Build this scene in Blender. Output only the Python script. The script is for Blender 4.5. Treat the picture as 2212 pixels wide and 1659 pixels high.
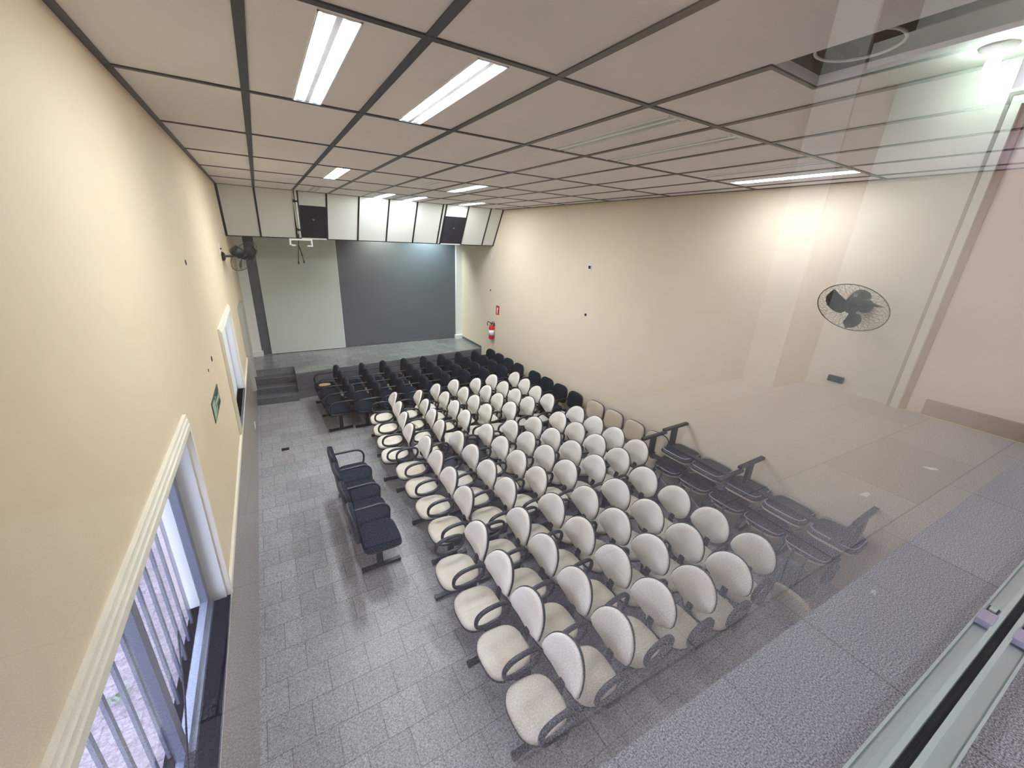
import bpy, math, random
from mathutils import Matrix, Vector
random.seed(7)
PI = math.pi
for o in list(bpy.data.objects):
    bpy.data.objects.remove(o)
SC = bpy.context.scene
COL = SC.collection

# ------------------------------------------------------------ camera
FPX = 851.617
def rodr(a):
    t = math.sqrt(sum(v * v for v in a)); k = [v / t for v in a]
    K = Matrix(((0, -k[2], k[1]), (k[2], 0, -k[0]), (-k[1], k[0], 0)))
    return Matrix.Identity(3) + K * math.sin(t) + (K @ K) * (1 - math.cos(t))
RW = rodr((1.87558846, -.49078461, .40535965))          # world -> camera (x right, y down, z forward)
cd = bpy.data.cameras.new('camera'); cam = bpy.data.objects.new('camera', cd); COL.objects.link(cam)
cd.sensor_fit = 'HORIZONTAL'; cd.sensor_width = 36; cd.lens = FPX / 2212 * 36
cd.clip_start = .01; cd.clip_end = 200
cam.matrix_world = Matrix(((RW[0][0], -RW[1][0], -RW[2][0], 0), (RW[0][1], -RW[1][1], -RW[2][1], 0),
                           (RW[0][2], -RW[1][2], -RW[2][2], 0), (0, 0, 0, 1)))
SC.camera = cam

# ------------------------------------------------------------ world, exposure
W = bpy.data.worlds.new('world'); SC.world = W; W.use_nodes = True
W.node_tree.nodes['Background'].inputs[0].default_value = (.62, .64, .95, 1)
W.node_tree.nodes['Background'].inputs[1].default_value = 2.1
SC.view_settings.view_transform = 'Standard'; SC.view_settings.look = 'None'
SC.view_settings.exposure = 2.32; SC.view_settings.gamma = 1; SC.view_settings.use_curve_mapping = False
SC.cycles.max_bounces = 8; SC.cycles.diffuse_bounces = 5; SC.cycles.glossy_bounces = 3
SC.cycles.transparent_max_bounces = 12; SC.cycles.caustics_reflective = False; SC.cycles.caustics_refractive = False
SC.cycles.sample_clamp_indirect = 4
TUBE = 26.0      # auditorium fluorescent tubes
BULB = 26.0      # corridor lamp

# ------------------------------------------------------------ room numbers (camera at the origin)
XL, XR, ZF, ZC, ZS = -.536, 5.332, -3.72, .734, -3.09
YB = 11.9; YBK0, YBK1, ZBK = 9.3, 9.8, -.14
ZCF = -1.1                                               # upstairs corridor floor
TH = math.atan(.05); G0 = Vector((0, .044, 0))           # glass line, slightly turned
GU = Vector((math.cos(TH), -math.sin(TH), 0)); GV = Vector((-math.sin(TH), -math.cos(TH), 0))
MG = Matrix(((GU.x, GV.x, 0, G0.x), (GU.y, GV.y, 0, G0.y), (0, 0, 1, 0), (0, 0, 0, 1)))   # (u, v, z) of the corridor -> world, v away from the hall

# ------------------------------------------------------------ materials
def srgb(r, g, b):
    f = lambda c: (c / 255 / 12.92) if c / 255 <= .04045 else ((c / 255 + .055) / 1.055) ** 2.4
    return (f(r), f(g), f(b), 1)
def new_mat(name):
    m = bpy.data.materials.new(name); m.use_nodes = True
    nt = m.node_tree; b = nt.nodes['Principled BSDF']
    return m, nt, b
def plain(name, col, rough=.6, metal=0, noise=0, scale=8, bump=0, spec=None):
    m, nt, b = new_mat(name)
    b.inputs['Base Color'].default_value = col; b.inputs['Roughness'].default_value = rough; b.inputs['Metallic'].default_value = metal
    if spec is not None: b.inputs['Specular IOR Level'].default_value = spec
    if noise or bump:
        tc = nt.nodes.new('ShaderNodeTexCoord'); n = nt.nodes.new('ShaderNodeTexNoise')
        n.inputs['Scale'].default_value = scale; n.inputs['Detail'].default_value = 6
        nt.links.new(tc.outputs['Object'], n.inputs['Vector'])
        if noise:
            mx = nt.nodes.new('ShaderNodeMix'); mx.data_type = 'RGBA'
            mx.inputs[6].default_value = tuple(c * (1 - noise) for c in col[:3]) + (1,)
            mx.inputs[7].default_value = tuple(min(1, c * (1 + noise)) for c in col[:3]) + (1,)
            nt.links.new(n.outputs['Fac'], mx.inputs[0]); nt.links.new(mx.outputs[2], b.inputs['Base Color'])
        if bump:
            bp = nt.nodes.new('ShaderNodeBump'); bp.inputs['Strength'].default_value = bump; bp.inputs['Distance'].default_value = .004
            nt.links.new(n.outputs['Fac'], bp.inputs['Height']); nt.links.new(bp.outputs[0], b.inputs['Normal'])
    return m
def emis(name, col, s):
    m, nt, b = new_mat(name)
    b.inputs['Base Color'].default_value = (.8, .8, .8, 1)
    b.inputs['Emission Color'].default_value = col; b.inputs['Emission Strength'].default_value = s
    return m
def granite(name, base, dark, light, bw, rh, mortar, grain, rough, joint=.45, stain=.25, axes='xy', rot=0, loc=(0, 0, 0)):
    m, nt, b = new_mat(name); N = nt.nodes.new; L = nt.links.new
    geo = N('ShaderNodeNewGeometry'); mp = N('ShaderNodeMapping')
    mp.inputs['Rotation'].default_value = (0, 0, rot); mp.inputs['Location'].default_value = loc
    L(geo.outputs['Position'], mp.inputs[0])
    vec = mp.outputs[0]
    if axes == 'xz':
        s = N('ShaderNodeSeparateXYZ'); c = N('ShaderNodeCombineXYZ'); L(vec, s.inputs[0]); L(s.outputs[0], c.inputs[0]); L(s.outputs[2], c.inputs[1]); vec = c.outputs[0]
    br = N('ShaderNodeTexBrick'); br.offset = .5; br.inputs['Scale'].default_value = 1
    br.inputs['Brick Width'].default_value = bw; br.inputs['Row Height'].default_value = rh
    br.inputs['Mortar Size'].default_value = mortar; br.inputs['Mortar Smooth'].default_value = .3
    br.inputs['Color1'].default_value = (.86, .86, .86, 1); br.inputs['Color2'].default_value = (1.08, 1.08, 1.08, 1)
    br.inputs['Mortar'].default_value = (joint, joint, joint, 1)
    L(vec, br.inputs['Vector'])
    n = N('ShaderNodeTexNoise'); n.inputs['Scale'].default_value = grain; n.inputs['Detail'].default_value = 3; n.inputs['Roughness'].default_value = .7
    L(geo.outputs['Position'], n.inputs['Vector'])
    r = N('ShaderNodeValToRGB'); r.color_ramp.elements[0].position = .36; r.color_ramp.elements[1].position = .66
    r.color_ramp.elements[0].color = dark; r.color_ramp.elements[1].color = light
    e = r.color_ramp.elements.new(.5); e.color = base
    L(n.outputs['Fac'], r.inputs[0])
    mu = N('ShaderNodeMix'); mu.data_type = 'RGBA'; mu.blend_type = 'MULTIPLY'; mu.inputs[0].default_value = 1
    L(r.outputs[0], mu.inputs[6]); L(br.outputs['Color'], mu.inputs[7])
    n2 = N('ShaderNodeTexNoise'); n2.inputs['Scale'].default_value = .9; n2.inputs['Detail'].default_value = 5
    L(geo.outputs['Position'], n2.inputs['Vector'])
    r2 = N('ShaderNodeMapRange'); r2.inputs[1].default_value = .3; r2.inputs[2].default_value = .7; r2.inputs[3].default_value = 1 - stain; r2.inputs[4].default_value = 1 + stain * .4
    L(n2.outputs['Fac'], r2.inputs[0])
    cb = N('ShaderNodeCombineColor'); [L(r2.outputs[0], cb.inputs[i]) for i in range(3)]
    m2 = N('ShaderNodeMix'); m2.data_type = 'RGBA'; m2.blend_type = 'MULTIPLY'; m2.inputs[0].default_value = 1
    L(mu.outputs[2], m2.inputs[6]); L(cb.outputs[0], m2.inputs[7]); L(m2.outputs[2], b.inputs['Base Color'])
    b.inputs['Roughness'].default_value = rough
    return m
def glass_mat(name, ior=1.5, tint=(.97, .99, .98, 1)):
    m = bpy.data.materials.new(name); m.use_nodes = True; nt = m.node_tree; nt.nodes.clear(); N = nt.nodes.new; L = nt.links.new
    out = N('ShaderNodeOutputMaterial'); tr = N('ShaderNodeBsdfTransparent'); tr.inputs[0].default_value = tint
    gl = N('ShaderNodeBsdfGlossy'); gl.inputs['Roughness'].default_value = 0; gl.inputs['Color'].default_value = (1, 1, 1, 1)
    fr = N('ShaderNodeFresnel'); fr.inputs[0].default_value = ior; geo = N('ShaderNodeNewGeometry')
    a = N('ShaderNodeMath'); a.operation = 'MULTIPLY'; a.inputs[1].default_value = 2; L(fr.outputs[0], a.inputs[0])
    c = N('ShaderNodeMath'); c.operation = 'ADD'; c.inputs[1].default_value = 1; L(fr.outputs[0], c.inputs[0])
    d = N('ShaderNodeMath'); d.operation = 'DIVIDE'; L(a.outputs[0], d.inputs[0]); L(c.outputs[0], d.inputs[1])
    e = N('ShaderNodeMath'); e.operation = 'SUBTRACT'; e.inputs[0].default_value = 1; L(geo.outputs['Backfacing'], e.inputs[1])
    g = N('ShaderNodeMath'); g.operation = 'MULTIPLY'; L(d.outputs[0], g.inputs[0]); L(e.outputs[0], g.inputs[1])
    mx = N('ShaderNodeMixShader'); L(g.outputs[0], mx.inputs[0]); L(tr.outputs[0], mx.inputs[1]); L(gl.outputs[0], mx.inputs[2]); L(mx.outputs[0], out.inputs[0])
    return m
def fabric(name, col, stain, amount, scale=3.2, rough=.95):
    m, nt, b = new_mat(name); N = nt.nodes.new; L = nt.links.new
    tc = N('ShaderNodeTexCoord'); oi = N('ShaderNodeObjectInfo'); ad = N('ShaderNodeVectorMath'); ad.operation = 'ADD'
    sc = N('ShaderNodeVectorMath'); sc.operation = 'SCALE'; sc.inputs['Scale'].default_value = 1
    L(oi.outputs['Location'], sc.inputs[0]); L(tc.outputs['Object'], ad.inputs[0])
    mu = N('ShaderNodeMath'); mu.operation = 'MULTIPLY'; mu.inputs[1].default_value = 37; L(oi.outputs['Random'], mu.inputs[0]); L(mu.outputs[0], ad.inputs[1])
    n = N('ShaderNodeTexNoise'); n.inputs['Scale'].default_value = scale; n.inputs['Detail'].default_value = 5; L(ad.outputs[0], n.inputs['Vector'])
    mr = N('ShaderNodeMapRange'); mr.inputs[1].default_value = .38; mr.inputs[2].default_value = .72; mr.inputs[4].default_value = amount; L(n.outputs['Fac'], mr.inputs[0])
    mx = N('ShaderNodeMix'); mx.data_type = 'RGBA'; mx.inputs[6].default_value = col; mx.inputs[7].default_value = stain; L(mr.outputs[0], mx.inputs[0])
    L(mx.outputs[2], b.inputs['Base Color']); b.inputs['Roughness'].default_value = rough; b.inputs['Specular IOR Level'].default_value = .2
    f = N('ShaderNodeTexNoise'); f.inputs['Scale'].default_value = 260; bp = N('ShaderNodeBump'); bp.inputs['Strength'].default_value = .25; bp.inputs['Distance'].default_value = .002
    L(tc.outputs['Object'], f.inputs['Vector']); L(f.outputs['Fac'], bp.inputs['Height']); L(bp.outputs[0], b.inputs['Normal'])
    return m

M = {}
M['wall'] = plain('warm_beige_paint', srgb(222, 201, 166), .7, noise=.05, scale=3, bump=.15)
M['wall_r'] = plain('pale_beige_paint', srgb(226, 209, 182), .7, noise=.04, scale=3, bump=.15)
M['wall_low'] = plain('taupe_gloss_paint', srgb(156, 144, 128), .25, noise=.06, scale=2)
M['panel'] = plain('ceiling_panel', srgb(232, 225, 224), .8, noise=.05, scale=1.5)
M['bulk'] = plain('bulkhead_panel', srgb(216, 214, 203), .7, noise=.03, scale=2)
M['black'] = plain('black_metal_trim', srgb(14, 13, 15), .5)
M['bar'] = plain('dark_ceiling_bar', srgb(26, 26, 30), .45)
M['stagewall'] = plain('slate_grey_paint', srgb(84, 90, 94), .5, noise=.05, scale=6, bump=.1)
M['screen'] = plain('off_white_screen', srgb(200, 206, 196), .6)
M['white'] = plain('white_paint', srgb(228, 228, 222), .5)
M['trimw'] = plain('cream_moulding', srgb(230, 222, 202), .5, noise=.06, scale=20)
M['doorp'] = plain('grey_door_paint', srgb(176, 174, 166), .4)
M['floor'] = granite('hall_granite_tile', srgb(160, 157, 154), srgb(114, 112, 111), srgb(192, 189, 186), .325, .30, .004, 95, .38)
M['stage'] = granite('stage_granite_tile', srgb(128, 131, 128), srgb(96, 98, 98), srgb(152, 154, 150), .325, .30, .004, 95, .22)
M['riser'] = granite('step_granite', srgb(96, 96, 98), srgb(64, 64, 66), srgb(124, 124, 126), .6, .16, .003, 95, .4, axes='xz')
M['cfloor'] = granite('corridor_granite', srgb(158, 158, 164), srgb(76, 78, 88), srgb(226, 226, 232), .80, .41, .004, 230, .42, joint=.5, stain=.1, rot=TH, loc=(-.51, -.044, 0))
M['dark_stone'] = plain('polished_black_sill', srgb(30, 36, 58), .08, noise=.3, scale=40)
M['beige'] = fabric('beige_fabric', srgb(224, 214, 197), srgb(176, 158, 130), .55)
M['beige_b'] = fabric('beige_fabric_back', srgb(234, 226, 215), srgb(204, 184, 162), .45, 2.6)
M['sqbeige'] = fabric('tan_fabric', srgb(198, 180, 156), srgb(164, 146, 122), .4)
M['navy'] = fabric('dark_teal_fabric', srgb(12, 26, 38), srgb(5, 11, 17), .5)
M['shell'] = plain('black_plastic_shell', srgb(13, 13, 17), .45)
M['arm'] = plain('black_plastic_arm', srgb(19, 20, 26), .38)
M['steel'] = plain('black_painted_steel', srgb(14, 14, 18), .4, noise=.2, scale=15)
M['chrome'] = plain('worn_bright_rim', srgb(170, 172, 182), .3, metal=.7)
M['foam'] = plain('exposed_yellow_foam', srgb(190, 160, 100), .95, noise=.25, scale=14)
M['alu'] = plain('anodised_aluminium', srgb(206, 220, 216), .35, metal=.35, noise=.05, scale=6)
M['galu'] = plain('grey_aluminium', srgb(136, 142, 156), .35, metal=.5)
M['gasket'] = plain('black_rubber', srgb(22, 18, 24), .7)
M['latch'] = plain('lilac_grey_plastic', srgb(176, 170, 190), .5)
M['glass'] = glass_mat('window_glass')
M['glass_hall'] = glass_mat('hall_window_glass', 1.62)
M['fan'] = plain('dark_green_black_plastic', srgb(12, 26, 28), .4)
M['wire'] = plain('bronze_wire', srgb(88, 78, 60), .4, metal=.6)
M['red'] = plain('extinguisher_red', srgb(190, 28, 24), .3)
M['paper'] = plain('white_paper', srgb(235, 235, 240), .8)
M['yellow'] = plain('dry_yellow_leaf', srgb(205, 190, 90), .8, noise=.2, scale=30)
M['tube'] = emis('lit_fluorescent_tube', (.86, .93, 1.06, 1), TUBE * .66)
M['tube_far'] = emis('lit_fluorescent_tube_far', (.88, .94, 1.04, 1), TUBE * 2.3)
M['bulb'] = emis('lit_corridor_bulb', (.85, .97, 1, 1), BULB)
M['added_ctube'] = emis('added_corridor_tube', (.88, .9, 1, 1), 26.0)  # glow of the tube added behind the viewer, out of view
M['added_ctube_far'] = emis('added_corridor_tube_far', (1, .93, .92, 1), 85.0)  # glow of the stronger added tube, also out of view
M['tube_mid'] = emis('lit_fluorescent_tube_mid', (.87, .94, 1.05, 1), TUBE * 1.0)
M['reflector'] = plain('lamp_reflector', srgb(246, 247, 248), .4)
M['deadtube'] = plain('unlit_tube', srgb(205, 207, 205), .3)
M['signgreen'] = plain('sign_dark_green', srgb(48, 78, 62), .5)
M['signlight'] = plain('sign_pale_green', srgb(165, 185, 160), .5)
M['plate'] = plain('white_socket_plate', srgb(226, 224, 214), .5)
M['dark'] = plain('dark_hole', srgb(20, 20, 18), .8)
M['speaker'] = plain('speaker_cloth', srgb(12, 15, 25), .95, noise=.35, scale=18)
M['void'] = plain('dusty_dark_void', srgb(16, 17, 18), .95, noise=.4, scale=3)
M['pave'] = granite('outdoor_paver', srgb(136, 126, 130), srgb(112, 102, 106), srgb(156, 146, 150), .24, .12, .006, 30, .8, joint=.7, stain=.15)
M['weed'] = plain('weed_leaf', srgb(92, 118, 84), .8, noise=.3, scale=30)
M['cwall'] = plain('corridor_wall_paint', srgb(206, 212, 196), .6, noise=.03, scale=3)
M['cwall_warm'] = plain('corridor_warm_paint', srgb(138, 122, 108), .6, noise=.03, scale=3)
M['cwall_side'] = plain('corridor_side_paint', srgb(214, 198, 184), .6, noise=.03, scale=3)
M['shadow_gap'] = plain('painted_shadow_gap', srgb(112, 122, 108), .6)  # tone of the shadow gap, put into the colour
M['gshell'] = plain('worn_grey_back_shell', srgb(104, 104, 112), .5, noise=.3, scale=12)
M['pillar'] = plain('pillar_white_paint', srgb(196, 198, 184), .5)
M['wood'] = plain('reddish_door_wood', srgb(112, 74, 66), .45, noise=.1, scale=10)
M['skirt'] = plain('brown_granite_skirt', srgb(112, 98, 88), .35, noise=.2, scale=60)
M['concrete'] = plain('dark_concrete_soffit', srgb(96, 98, 98), .8, noise=.1, scale=4)
M['yline'] = plain('yellow_floor_edge', srgb(196, 190, 130), .7)

# ------------------------------------------------------------ mesh builder
class MB:
    def __init__(s): s.v = []; s.f = []; s.m = []; s.sm = []
    def add(s, vs, fs, mi=0, smooth=False, flip=False):
        if flip: fs = [tuple(reversed(f)) for f in fs]
        n = len(s.v); s.v += [tuple(p) for p in vs]
        for f in fs: s.f.append(tuple(i + n for i in f)); s.m.append(mi); s.sm.append(smooth)
    def box(s, x0, x1, y0, y1, z0, z1, mi=0, T=None):
        vs = [Vector((x, y, z)) for z in (z0, z1) for y in (y0, y1) for x in (x0, x1)]
        if T is not None: vs = [T @ p for p in vs]
        s.add(vs, [(0, 2, 3, 1), (4, 5, 7, 6), (0, 1, 5, 4), (2, 6, 7, 3), (0, 4, 6, 2), (1, 3, 7, 5)], mi, False, T is not None and T.determinant() < 0)
    def prism(s, pts, z0, z1, mi=0, T=None):
        n = len(pts); vs = [Vector((p[0], p[1], z)) for z in (z0, z1) for p in pts]
        if T is not None: vs = [T @ p for p in vs]
        s.add(vs, [tuple(range(n - 1, -1, -1)), tuple(range(n, 2 * n))] + [(i, (i + 1) % n, n + (i + 1) % n, n + i) for i in range(n)], mi)
    def tube(s, path, r, n=8, closed=False, mi=0, flat=1.0, up=Vector((0, 1, 0))):
        P = [Vector(p) for p in path]; k = len(P); vs = []
        for i, p in enumerate(P):
            a = P[(i - 1) % k] if (closed or i > 0) else P[i]; b = P[(i + 1) % k] if (closed or i < k - 1) else P[i]
            d = (b - a).normalized(); u = up - d * up.dot(d)
            if u.length < 1e-4: u = Vector((1, 0, 0)) - d * d.x
            u.normalize(); w = d.cross(u)
            for j in range(n):
                t = 2 * PI * j / n; vs.append(p + u * (r * flat * math.cos(t)) + w * (r * math.sin(t)))
        fs = []
        for i in range(k if closed else k - 1):
            for j in range(n):
                a = i * n + j; b = i * n + (j + 1) % n; c = ((i + 1) % k) * n + (j + 1) % n; d = ((i + 1) % k) * n + j
                fs.append((a, d, c, b))
        if not closed: fs += [tuple(range(n)), tuple(range((k - 1) * n + n - 1, (k - 1) * n - 1, -1))]
        s.add(vs, fs, mi, True)
    def lathe(s, prof, n=16, T=None, mi=0):                # prof = [(radius, z)], about z
        vs = []
        for r, z in prof:
            for j in range(n): vs.append(Vector((r * math.cos(2 * PI * j / n), r * math.sin(2 * PI * j / n), z)))
        if T is not None: vs = [T @ p for p in vs]
        fs = [(i * n + j, i * n + (j + 1) % n, (i + 1) * n + (j + 1) % n, (i + 1) * n + j) for i in range(len(prof) - 1) for j in range(n)]
        fs += [tuple(range(n - 1, -1, -1)), tuple(range((len(prof) - 1) * n, len(prof) * n))]
        s.add(vs, fs, mi, True)
    def pad(s, outline, layers, fn, mi=0):                  # outline 2d, layers [(scale, height)], fn(a, b, h) -> point
        n = len(outline); cx = sum(p[0] for p in outline) / n; cy = sum(p[1] for p in outline) / n; vs = []
        for sc, h in layers:
            for a, b in outline: vs.append(fn(cx + (a - cx) * sc, cy + (b - cy) * sc, h))
        fs = [(i * n + j, i * n + (j + 1) % n, (i + 1) * n + (j + 1) % n, (i + 1) * n + j) for i in range(len(layers) - 1) for j in range(n)]
        k = len(vs); vs += [fn(cx, cy, layers[0][1]), fn(cx, cy, layers[-1][1])]
        fs += [(j, k, (j + 1) % n) for j in range(n)]
        e = (len(layers) - 1) * n; fs += [(e + j, e + (j + 1) % n, k + 1) for j in range(n)]
        s.add(vs, fs, mi, True)
    def mesh(s, name, mats):
        me = bpy.data.meshes.new(name); me.from_pydata(s.v, [], s.f)
        for m in (mats if isinstance(mats, (list, tuple)) else [mats]): me.materials.append(m)
        me.polygons.foreach_set('material_index', s.m); me.polygons.foreach_set('use_smooth', s.sm)
        me.update(); return me
    def obj(s, name, mats, parent=None, T=None):
        return link(name, s.mesh(name, mats), parent, T)
def link(name, data, parent=None, T=None):
    o = bpy.data.objects.new(name, data); COL.objects.link(o)
    if parent: o.parent = parent
    if T is not None: o.matrix_local = T
    return o
def tag(o, label, cat, group=None, kind=None):
    o['label'] = label; o['category'] = cat
    if group: o['group'] = group
    if kind: o['kind'] = kind
    return o
def struct(o): o['kind'] = 'structure'; return o
def empty(name, loc=(0, 0, 0), rz=0, T=None):
    o = bpy.data.objects.new(name, None); COL.objects.link(o); o.empty_display_size = .1
    o.location = loc; o.rotation_euler = (0, 0, rz)
    if T is not None: o.matrix_local = T
    return o
def copy_tree(o, parent=None):
    c = o.copy(); COL.objects.link(c)
    if parent: c.parent = parent
    for ch in list(o.children): copy_tree(ch, c)
    return c
def slab(a0, a1, b0, b1, c0, c1, holes, axes, cuts_b=(), mi_fn=None):
    # a plate in the a/b plane with rectangular holes, thickness c0..c1; axes maps (a, b, c) to xyz
    m = MB(); A = sorted({a0, a1, *[h[0] for h in holes], *[h[1] for h in holes]}); B = sorted({b0, b1, *cuts_b, *[h[2] for h in holes], *[h[3] for h in holes]})
    A = [a for a in A if a0 <= a <= a1]; B = [b for b in B if b0 <= b <= b1]
    for i in range(len(A) - 1):
        for j in range(len(B) - 1):
            ma, mb = (A[i] + A[i + 1]) / 2, (B[j] + B[j + 1]) / 2
            if any(h[0] < ma < h[1] and h[2] < mb < h[3] for h in holes): continue
            r = {'a': (A[i], A[i + 1]), 'b': (B[j], B[j + 1]), 'c': (c0, c1)}
            q = [r[k] for k in axes]
            m.box(*q[0], *q[1], *q[2], mi=mi_fn(ma, mb) if mi_fn else 0)
    return m

# ------------------------------------------------------------ hall shell
f = MB(); f.box(XL - .2, XR + .2, -.4, YB + .2, ZF - .15, ZF); struct(f.obj('floor', M['floor']))
# lamp recesses: (x centre, y start, lit)
cx = lambda k: -.5746 + .6264 * (k + .5)
LAMPS = [(cx(1), 1.86, 1), (cx(2), 1.86, 1), (cx(2), 5.61, 1), (cx(4), 8.12, 1), (cx(5), 8.12, 1), (cx(5), 5.61, 1), (cx(7), 8.0, 1), (4.72, 1.80, 1),
         (cx(4), 1.86, 0), (cx(5), 1.86, 0), (cx(7), 1.80, 0), (cx(4), 5.76, 0), (cx(2), 8.1, 0)]
LW, LL = .155, 1.2
holes = [(x - LW / 2, x + LW / 2, y, y + LL) for x, y, l in LAMPS]
HOLE = (1.93, 2.30, .0, 1.155)
m = slab(XL - .2, XR + .2, -.3, YB + .2, ZC, ZC + .04, holes + [HOLE], 'abc')
ceil = struct(m.obj('ceiling', M['panel']))
g = MB()
for k in range(1, 10):
    x = -.5746 + .6264 * k
    if k == 4: g.box(x - .020, x + .020, 1.155, YBK0, ZC - .006, ZC)
    else: g.box(x - .020, x + .020, .1, YBK0, ZC - .006, ZC)
for r in range(0, 6):
    y = 1.811 + 1.25 * r; g.box(XL, XR, y - .016, y + .016, ZC - .007, ZC)
g.box(XL, XL + .035, .1, YBK0, ZC - .007, ZC); g.box(XR - .02, XR, .1, YBK0, ZC - .007, ZC); g.box(XL, XR, YBK0 - .012, YBK0 + .012, ZC - .007, ZC)
g.box(HOLE[0] - .02, HOLE[1] + .015, HOLE[3], HOLE[3] + .02, ZC - .007, ZC); g.box(HOLE[1], HOLE[1] + .015, .1, HOLE[3], ZC - .007, ZC)
g.obj('ceiling_grid', M['bar'], ceil)
# void above the open ceiling panel
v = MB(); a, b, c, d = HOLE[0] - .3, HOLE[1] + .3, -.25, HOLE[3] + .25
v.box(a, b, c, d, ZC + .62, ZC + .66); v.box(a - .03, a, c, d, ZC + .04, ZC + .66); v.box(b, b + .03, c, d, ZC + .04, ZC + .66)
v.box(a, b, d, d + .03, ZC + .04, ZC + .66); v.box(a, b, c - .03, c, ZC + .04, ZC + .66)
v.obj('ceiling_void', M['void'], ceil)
t = MB(); t.tube([(2.115 + .14 * math.cos(i * PI / 16), .945 + .14 * math.sin(i * PI / 16), ZC + .045) for i in range(32)], .006, 6, True, up=Vector((0, 0, 1)))
o = t.obj('cable_loop', M['plate']); tag(o, 'thin pale round hoop inside the dark open ceiling panel', 'hoop')
t = MB(); t.box(1.93, 2.30, 1.02, 1.07, ZC + .05, ZC + .10); t.box(1.98, 2.02, .1, 1.1, ZC + .10, ZC + .16)
o = t.obj('roof_batten', M['void']); tag(o, 'dark batten crossing above the missing ceiling panel', 'batten')

# side walls
WIN1 = (.72, 2.75, -2.40, -1.13); WIN2 = (5.46, 7.14, -2.36, -1.14)
DOOR = (9.25, 10.02, ZS + .02, -1.50)
m = slab(-.25, YB + .2, ZF, ZC + .04, XL - .2, XL, [WIN1, WIN2, DOOR], 'cab', cuts_b=(-2.41,), mi_fn=lambda a, b: 1 if (b < -2.41 and a < 9.9) else 0)
struct(m.obj('wall_left', [M['wall'], M['wall_low']]))
m = MB(); m.box(XR, XR + .2, -1.6, YB + .2, ZF, ZC + .04); struct(m.obj('wall_right', M['wall_r']))
m = MB(); m.box(XL, XR, YB, YB + .2, ZF, ZC + .04); struct(m.obj('wall_front', M['stagewall']))
m = MB(); m.box(-.7, 5.8, .0, .12, ZF, ZCF - .12, T=MG); struct(m.obj('wall_rear', M['wall'], ))
# stage with the steps cut into its left end
sf = lambda x: 9.93 + .09 * (x - .3)
m = MB(); m.prism([(.3, sf(.3)), (XR, sf(XR)), (XR, YB), (XL, YB), (XL, 10.52), (.3, 10.52)], ZF, ZS)
struct(m.obj('floor_stage', M['stage']))
m = MB(); m.prism([(.3, sf(.3) - .004), (XR, sf(XR) - .004), (XR, sf(XR)), (.3, sf(.3))], ZF, ZS - .02); struct(m.obj('trim_1', M['riser']))
m = MB()
for i, (y, z) in enumerate(((9.80, -3.56), (10.05, -3.41), (10.28, -3.25))):
    m.prism([(XL, y + .05), (.3, y), (.3, 10.52), (XL, 10.52)], ZF if i == 0 else z - .155, z, mi=0)
struct(m.obj('stage_steps', M['riser']))
n = MB()
for y, z in ((9.80, -3.56), (10.05, -3.41), (10.28, -3.25), (10.52, ZS)):
    s_ = .05 if z != ZS else 0
    n.prism([(XL, y + s_ - .015), (.298, y - .015), (.298, y + .004), (XL, y + s_ + .004)], z - .008, z + .006)
struct(n.obj('trim_2', M['stage']))
m = MB(); m.box(XL, XR, YB - .012, YB, ZS, ZS + .07); m.box(XR - .012, XR, sf(XR), YB - .012, ZS, ZS + .07); struct(m.obj('baseboard_stage', M['riser']))
# corner pilasters of the stage wall
for x0, x1, nm in ((XL, XL + .2, 'pilaster'), (XR - .2, XR, 'pilaster')):
    m = MB(); m.box(x0, x1, YB - .10, YB - .012, ZS, ZC); m.box(x0 - (0 if x0 == XL else .03), x1 + (.03 if x0 == XL else 0), YB - .15, YB - .012, ZS, ZS + .12)
    struct(m.obj('trim_3', M['white']))
m = MB(); m.box(-.12, 1.70, YB - .04, YB - .016, ZS + .03, .3); m.box(1.70, 1.715, YB - .045, YB - .016, ZS + .03, .3, mi=1); m.box(-.12, 1.715, YB - .045, YB - .016, ZS + .015, ZS + .03, mi=1)
tag(m.obj('projection_screen', [M['screen'], M['white']]), 'large off-white projection panel covering the left half of the grey stage wall', 'projection screen')

# bulkhead: slanted panels from the ceiling, returning to the stage ceiling
def bk(x, t, off=0):     # point on the slanted face, t 0 top .. 1 bottom
    nx = Vector((0, -(ZC - ZBK), -(YBK1 - YBK0))).normalized()
    return Vector((x, YBK0 + (YBK1 - YBK0) * t, ZC + (ZBK - ZC) * t)) + nx * off
m = MB()
m.add([(XL, YBK0, ZC), (XR, YBK0, ZC), (XR, YBK1, ZBK), (XL, YBK1, ZBK), (XL, YBK0 + .06, ZC), (XR, YBK0 + .06, ZC), (XR, YBK1 + .05, ZBK), (XL, YBK1 + .05, ZBK)],
      [(0, 3, 2, 1), (4, 5, 6, 7), (0, 1, 5, 4), (3, 7, 6, 2), (0, 4, 7, 3), (1, 2, 6, 5)])
bulk = struct(m.obj('ceiling_bulkhead', M['bulk']))
m = MB(); 
def strip(m, x0, x1, t0, t1, h=.008, mi=0):
    P = [bk(x0, t0), bk(x1, t0), bk(x1, t1), bk(x0, t1), bk(x0, t0, h), bk(x1, t0, h), bk(x1, t1, h), bk(x0, t1, h)]
    m.add(P, [(0, 1, 2, 3), (4, 7, 6, 5), (0, 4, 5, 1), (1, 5, 6, 2), (2, 6, 7, 3), (3, 7, 4, 0)], mi)
BX = [.05, .69, 1.27, 1.89, 2.51, 3.13, 3.74, 4.38, 4.98]
for x in BX + [.755, 3.82]: strip(m, x - .016, x + .016, 0, 1)
strip(m, XL, XL + .04, 0, 1); strip(m, XR - .03, XR, 0, 1); strip(m, XL, XR, .985, 1)
m.obj('bulkhead_bar', M['black'], bulk)
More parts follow.
